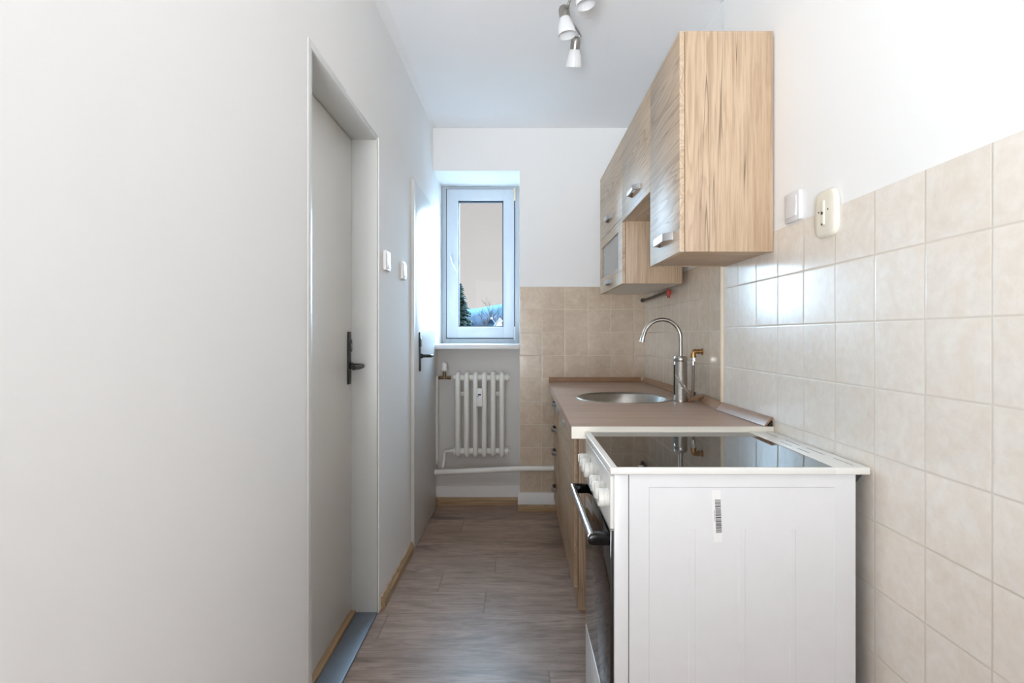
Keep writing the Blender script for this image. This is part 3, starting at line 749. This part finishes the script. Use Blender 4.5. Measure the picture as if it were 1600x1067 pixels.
# barcode sticker on the side
rot = math.radians(2.2); sx, sz = .4648, .746
def SP(u, v): return (sx+u*math.cos(rot)+v*math.sin(rot)*1.0, sz-u*math.sin(rot)*-1.0*0+v*math.cos(rot)-u*math.sin(rot)*0)
def quadbox(bm, u0, u1, v0, v1, ya_, yb_):
    box(bm, u0, u1, ya_, yb_, v0, v1, fn=lambda c: (sx+c.x*math.cos(rot)-c.z*math.sin(rot)*1.0, c.y, sz+c.x*math.sin(rot)+c.z*math.cos(rot)))
bm = bmesh.new(); quadbox(bm, -.0105, .0105, -.060, .060, Y0+.0018, Y0+.0026)
stk = obj('barcode_sticker', bm, M['paper'], ck, label='small pale barcode sticker')
bm = bmesh.new(); v = .0385; rnd = random.Random(5); k = 0
while v > -.038:
    w = rnd.choice((.0007, .0007, .0013, .0019)); gp = rnd.choice((.0008, .0008, .0014, .0026 if k % 6 == 0 else .0012))
    quadbox(bm, -.0035, .0098, v-w, v, Y0+.0014, Y0+.0019); v -= w+gp; k += 1
obj('barcode', bm, M['ink'], stk, smooth=0, label='black barcode lines')
bm = bmesh.new(); v = .014
for k in range(12):
    quadbox(bm, -.0062, -.0048, v-.0012, v, Y0+.0015, Y0+.0019); v -= .0022
obj('barcode_digits', bm, M['slot'], stk, smooth=0)

# ------------------------------------------------------------------ radiator
YM = 3.660; rz0, rz1 = .350, .914
rad = thing('radiator', 'white cast iron column radiator of six sections in the niche below the window', 'radiator', (-.25, YM, rz0))
x_first = -.4000; pitch = .0596
def section_bm(xc):
    bm = bmesh.new()
    zt_, zb_ = rz1-.026, rz0+.028; dp = .042
    loop = []
    for a in range(7): t = PI*a/6; loop.append((xc, YM-dp*math.cos(t), zt_-.004+.022*math.sin(t)))
    for a in range(1, 8): loop.append((xc, YM+dp, zt_-.004-(zt_-zb_-.008)*a/8))
    for a in range(7): t = PI*a/6; loop.append((xc, YM+dp*math.cos(t), zb_+.004-.022*math.sin(t)))
    for a in range(1, 8): loop.append((xc, YM-dp, zb_+.004+(zt_-zb_-.008)*a/8))
    tube(bm, loop, .0178, 12, closed=True, el=.92)
    for zc, s in ((zt_-.006, 1), (zb_+.006, -1)):
        lathe(bm, [(.0, -.018), (.020, -.018), (.026, -.010), (.030, 0), (.026, .010), (.020, .018), (0, .018)], (xc, YM, zc), (1, 0, 0), 20)
        lathe(bm, [(.012, 0), (.009, .012), (.003, .018), (0, .018)], (xc, YM-dp*.6, zc+s*.018), (0, 0, s), 12)
    return bm
sec0 = obj('section', section_bm(x_first), M['radiator'], rad, smooth=50)
for k in range(1, 6): clone_part(sec0, (pitch*k, 0, 0))
for zc in (rz1-.032, rz0+.034): obj('header_pipe', mk(tube, [(x_first-.03, YM, zc), (x_first+5*pitch+.045, YM, zc)], .0205, 16), M['radiator'], rad)
for sx_, zc in ((1, rz1-.032), (1, rz0+.034), (-1, rz0+.034)):
    x_ = x_first+5*pitch+.036 if sx_ > 0 else x_first-.026
    bm = bmesh.new(); lathe(bm, [(0, -.012), (.024, -.012), (.026, -.006), (.026, .004), (.020, .008), (.010, .010), (.010, .016), (0, .016)], (x_, YM, zc), (sx_, 0, 0), 8)
    obj('end_plug', bm, M['radiator'], rad)
for xx in (x_first+.03, x_first+.03+pitch*4):
    bm = bmesh.new(); box(bm, xx-.012, xx+.012, YM+.01, 3.74, .764, .778, bev=.003); box(bm, xx-.028, xx+.028, YM+.015, YM+.03, .757, .785, bev=.003)
    obj('bracket', bm, M['radiator'], rad)
xm = x_first+2.5*pitch
bm = bmesh.new(); box(bm, xm-.019, xm+.019, YM-.082, YM-.055, .696, .817, bev=.003)
hm = obj('heat_meter', bm, M['switch'], rad, label='white heat cost meter clipped between two columns')
bm = bmesh.new(); box(bm, xm-.010, xm+.010, YM-.0835, YM-.0815, .770, .780); box(bm, xm-.014, xm-.006, YM-.0835, YM-.0815, .760, .764)
obj('meter_display', bm, M['seal'], hm)
# thermostatic valve and supply pipe
vz = rz1-.032
bm = bmesh.new()
tube(bm, [(-.452, YM, vz), (-.475, YM, vz)], .013, 6); tube(bm, [(-.475, YM, vz), (-.520, YM, vz)], .0095, 14); tube(bm, [(-.52, YM, vz), (-.535, YM, vz)], .013, 6)
tube(bm, [(-.495, YM, vz-.010), (-.495, YM, vz+.045)], .011, 14)
obj('valve', bm, M['brass_dull'], rad, label='brass radiator valve')
bm = bmesh.new(); lathe(bm, [(0, 0), (.016, 0), (.021, .006), (.022, .012), (.019, .020), (.017, .055), (.013, .060), (0, .061)], (-.495, YM, vz+.044), (0, 0, 1), 20)
obj('thermostat_head', bm, M['switch'], rad, label='white thermostat head')
sp1 = thing('heating_pipe', 'thin white upright heating pipe along the left wall beside the radiator', 'pipe', (-.54, YM, .26))
bm = bmesh.new()
tube(bm, spline([(-.534, YM, vz), (-.546, YM, vz-.002), (-.5475, YM, vz-.02), (-.5475, YM, vz-.20), (-.5475, YM, .36), (-.548, YM, .32), (-.5495, YM+.02, .293), (-.551, YM+.075, .285)], 6), .0098, 12)
obj('pipe', bm, M['pipe'], sp1)
sp2 = thing('heating_pipe', 'short angled white return pipe from radiator foot to the thick floor pipe', 'pipe', (-.5, YM, .29))
rx = x_first-.038; rzz = rz0+.034
bm = bmesh.new(); tube(bm, spline([(rx, YM, rzz), (-.475, YM, rzz), (-.490, YM, rzz-.004), (-.494, YM, rzz-.02), (-.494, YM-.02, .33), (-.494, 3.574, .290)], 6), .0088, 12); tube(bm, [(rx, YM, rzz), (rx-.016, YM, rzz)], .015, 6)
obj('pipe', bm, M['pipe'], sp2)
bm = bmesh.new(); tube(bm, spline([(-.545, 3.562, .262), (-.30, 3.562, .272), (-.05, 3.562, .284), (.03, 3.562, .2875), (.12, 3.562, .2885), (.45, 3.562, .289), (.82, 3.562, .289)], 6), .0185, 18)
obj('heating_pipe', bm, M['pipe'], label='thick white horizontal pipe running low in front of the niche and far wall', cat='pipe', smooth=50)

# ------------------------------------------------------------------ ceiling lamp
cl = thing('ceiling_lamp', 'brushed nickel ceiling spotlight with opal glass shades on a wavy arm', 'lamp', (.235, 2.1, CEIL))
bm = bmesh.new(); lathe(bm, [(0, 0), (.055, 0), (.055, .012), (.050, .022), (0, .024)], (.225, 2.02, CEIL-.0005), (0, 0, -1), 32)
tube(bm, [(.225, 2.02, CEIL-.02), (.222, 2.03, 2.492)], .006)
obj('ceiling_plate', bm, M['steel'], cl)
bm = bmesh.new(); tube(bm, spline([(.275, 1.88, 2.49), (.235, 1.97, 2.492), (.214, 2.08, 2.492), (.205, 2.16, 2.486), (.222, 2.26, 2.492), (.258, 2.34, 2.503), (.285, 2.41, 2.508)], 8), .0055, 12)
obj('arm', bm, M['chrome'], cl)
def spot(top, d, lab):
    top = Vector(top); d = Vector(d).normalized()
    bm = bmesh.new(); lathe(bm, [(0, 0), (.010, .001), (.017, .006), (.0205, .014), (.0215, .022), (.0215, .052), (.019, .053), (0, .053)], top, d, 26)
    cup = obj('lamp_holder', bm, M['steel'], cl, label=lab)
    bm = bmesh.new(); lathe(bm, [(.0195, .049), (.023, .056), (.030, .078), (.0350, .100), (.0365, .118), (.0362, .1225), (.0345, .1220), (.0325, .100), (.0270, .078), (.020, .058), (0, .056)], top, d, 32)
    obj('glass_shade', bm, M['shade'], cup, label='white opal glass shade')
    return top+d*.02
a = spot((.186, 2.175, 2.500), (.13, -.02, -.99), 'nickel holder of the left spotlight')
b = spot((.262, 2.395, 2.500), (-.04, .5, -.86), 'nickel holder of the farthest spotlight')
c = spot((.234, 2.00, 2.512), (.17, -.05, -.98), 'nickel holder of the spotlight at the picture edge')
for p, q in ((a, (.205, 2.165, 2.487)), (b, (.281, 2.40, 2.507)), (c, (.226, 2.01, 2.492))): obj('joint', mk(tube, [p, q], .005, 10), M['chrome'], cl)

# ------------------------------------------------------------------ outside
obj('ground', boxes((-120, 160, 5.5, 300, -5.2, -5.0)), M['ground_out'], kind='structure')
def ridge(name, y, x0, x1, prof, depth, mat, lab, n=60):
    bm = bmesh.new(); rnd = random.Random(int(y)); rows = []
    for j, (f, dd) in enumerate(((0.0, -1.0), (.45, -.62), (.8, -.28), (1.0, 0), (.6, .5), (0, 1.0))):
        row = []
        for i in range(n+1):
            x = x0+(x1-x0)*i/n; h = prof(x)
            row.append(bm.verts.new((x+rnd.uniform(-1, 1)*depth*.01, y+dd*depth+rnd.uniform(-1, 1)*depth*.06*(f > 0), -5+(h+5)*f*(1+rnd.uniform(-.03, .03)*(0 < j < 3)))))
        rows.append(row)
    for A, B in zip(rows, rows[1:]):
        for i in range(n): bm.faces.new((A[i], A[i+1], B[i+1], B[i]))
    return obj(name, bm, mat, label=lab, cat='hill', smooth=80)
# pixel (x, y) at distance Y: X=(x-808)*Y/841, z=EYE+(525-y)*Y/841
def hx(p, Y): return (p-808)*Y/841
def hz_(p, Y): return EYE+(525-p)*Y/841
def piece(Y, *pts):
    P = sorted((hx(a, Y), hz_(b, Y)) for a, b in pts)
    def f(x):
        if x <= P[0][0]: return P[0][1]
        if x >= P[-1][0]: return P[-1][1]
        for (xa, za), (xb, zb) in zip(P, P[1:]):
            if x <= xb: t = (x-xa)/(xb-xa); t = t*t*(3-2*t); return za+(zb-za)*t
    return f
ridge('hill', 260, -160, 130, piece(260, (500, 486), (690, 484), (735, 482.5), (752, 480), (770, 477), (788, 475), (830, 472), (1000, 478)), 60, M['hill_far'], 'snowy hill on the horizon coloured pale blue for haze, the farther ridge')
ridge('hill', 150, -100, 90, piece(150, (500, 490), (700, 492), (740, 492), (760, 490), (788, 491), (850, 489), (1000, 487)), 34, M['hill_near'], 'wooded ridge coloured dark blue for haze, in front of the pale hill')
def spruce(x, y, ztop, zbase, rmax, seed):
    rnd = random.Random(seed)
    r = thing('spruce', 'dark green spruce at the left edge of the window view', 'tree', (x, y, zbase))
    obj('trunk', mk(tube, [(x, y, zbase), (x, y, zbase+(ztop-zbase)*.5), (x, y, ztop-.05)], [.16, .1, .02], 8), M['bark'], r)
    bm = bmesh.new(); H = ztop-zbase-.8; z = ztop
    while z > zbase+.8:
        t = (ztop-z)/H; R = rmax*(.04+.96*t)
        nb = int(9+20*t)
        for k in range(nb):
            a = 2*PI*k/nb+rnd.random()*.8; L = R*rnd.uniform(.65, 1.15); dz = -L*rnd.uniform(.15, .4)
            p0 = Vector((x, y, z)); p1 = Vector((x+math.cos(a)*L, y+math.sin(a)*L, z+dz)); side = Vector((-math.sin(a), math.cos(a), 0))
            for q in range(5):
                f = .25+.75*q/4; c0 = p0.lerp(p1, f); w = L*.2*(1.15-f)+.06
                for s in (-1, 1):
                    tip = c0+side*s*w*1.6+Vector((math.cos(a), math.sin(a), 0))*w*.7+Vector((0, 0, -w*rnd.uniform(.3, .9)))
                    va, vb, vc, vd = (bm.verts.new(v_) for v_ in (c0+Vector((0, 0, .035)), c0+Vector((0, 0, -.035))-side*.02, tip, c0+Vector((math.cos(a), math.sin(a), 0))*w*.9+Vector((0, 0, -.03))))
                    bm.faces.new((va, vb, vc)); bm.faces.new((va, vc, vd)); bm.faces.new((va, vd, vb)); bm.faces.new((vb, vd, vc))
        z -= .085+.03*t
    obj('foliage', bm, M['needles'], r, smooth=0)
spruce(hx(717, 25), 25, hz_(443, 25), -5, 2.5, 3)
def bare_tree(x, y, h, seed):
    rnd = random.Random(seed); bm = bmesh.new()
    def grow(p, d, L, r, lev):
        q = p+d*L; tube(bm, [p, q], [r, r*.65], 4, cap=False)
        if lev == 0: return
        for k in range(3 if lev > 1 else 4):
            nd = (d+Vector((rnd.uniform(-.75, .75), rnd.uniform(-.75, .75), rnd.uniform(-.05, .5)))).normalized()
            grow(p.lerp(q, rnd.uniform(.6, 1)), nd, L*rnd.uniform(.55, .8), r*.55, lev-1)
    grow(Vector((x, y, -5)), Vector((0, 0, 1)), h*.38, h*.018, 5)
    obj('bare_tree', bm, M['bark'], label='leafless tree among the others beyond the window', cat='tree', group='bare trees beyond the window', smooth=0)
for i, (px, Y, top) in enumerate(((738, 44, 481), (746, 54, 484), (755, 48, 485), (763, 60, 488), (773, 70, 489), (785, 82, 491), (700, 62, 484), (812, 66, 488), (751, 92, 488))):
    bare_tree(hx(px, Y), Y, hz_(top, Y)+5, 20+i)
# house with a pale gable
Yh = 30
hs = thing('house', 'house with a pale pointed gable roof at the lower edge of the window view', 'house', (hx(779, Yh), Yh+3, -5))
xa, xb, xp = hx(768, Yh), hx(793, Yh), hx(780.5, Yh)
zp, ze = hz_(498.5, Yh), hz_(515, Yh)
obj('wall', boxes((xa+.06, xb-.06, Yh+.05, Yh+6, -5, ze-.02)), M['plaster_out'], hs)
obj('gable', mk(prism, [(xa+.05, ze-.03), (xb-.05, ze-.03), (xp, zp-.04)], 'y', Yh+.1, Yh+5.9), M['roof_snow'], hs)
bm = bmesh.new(); prism(bm, [(xa-.1, ze-.12), (xp, zp), (xb+.1, ze-.12), (xb+.1, ze-.05), (xp, zp+.07), (xa-.1, ze-.05)], 'y', Yh, Yh+6)
obj('roof', bm, M['roof_snow'], hs)
Yk = 36
h2 = thing('house', 'small bluish house with chimney half hidden left of the pale gable', 'house', (hx(767, Yk), Yk+2, -5))
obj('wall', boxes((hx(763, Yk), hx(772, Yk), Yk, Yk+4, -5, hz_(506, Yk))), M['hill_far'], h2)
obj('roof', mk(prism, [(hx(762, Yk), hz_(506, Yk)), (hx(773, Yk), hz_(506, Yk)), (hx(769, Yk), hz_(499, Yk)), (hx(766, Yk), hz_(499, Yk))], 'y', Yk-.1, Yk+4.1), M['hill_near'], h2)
obj('chimney', boxes((hx(765.5, Yk), hx(768.5, Yk), Yk+.5, Yk+1, hz_(504, Yk), hz_(495.5, Yk))), M['roof_snow'], h2)
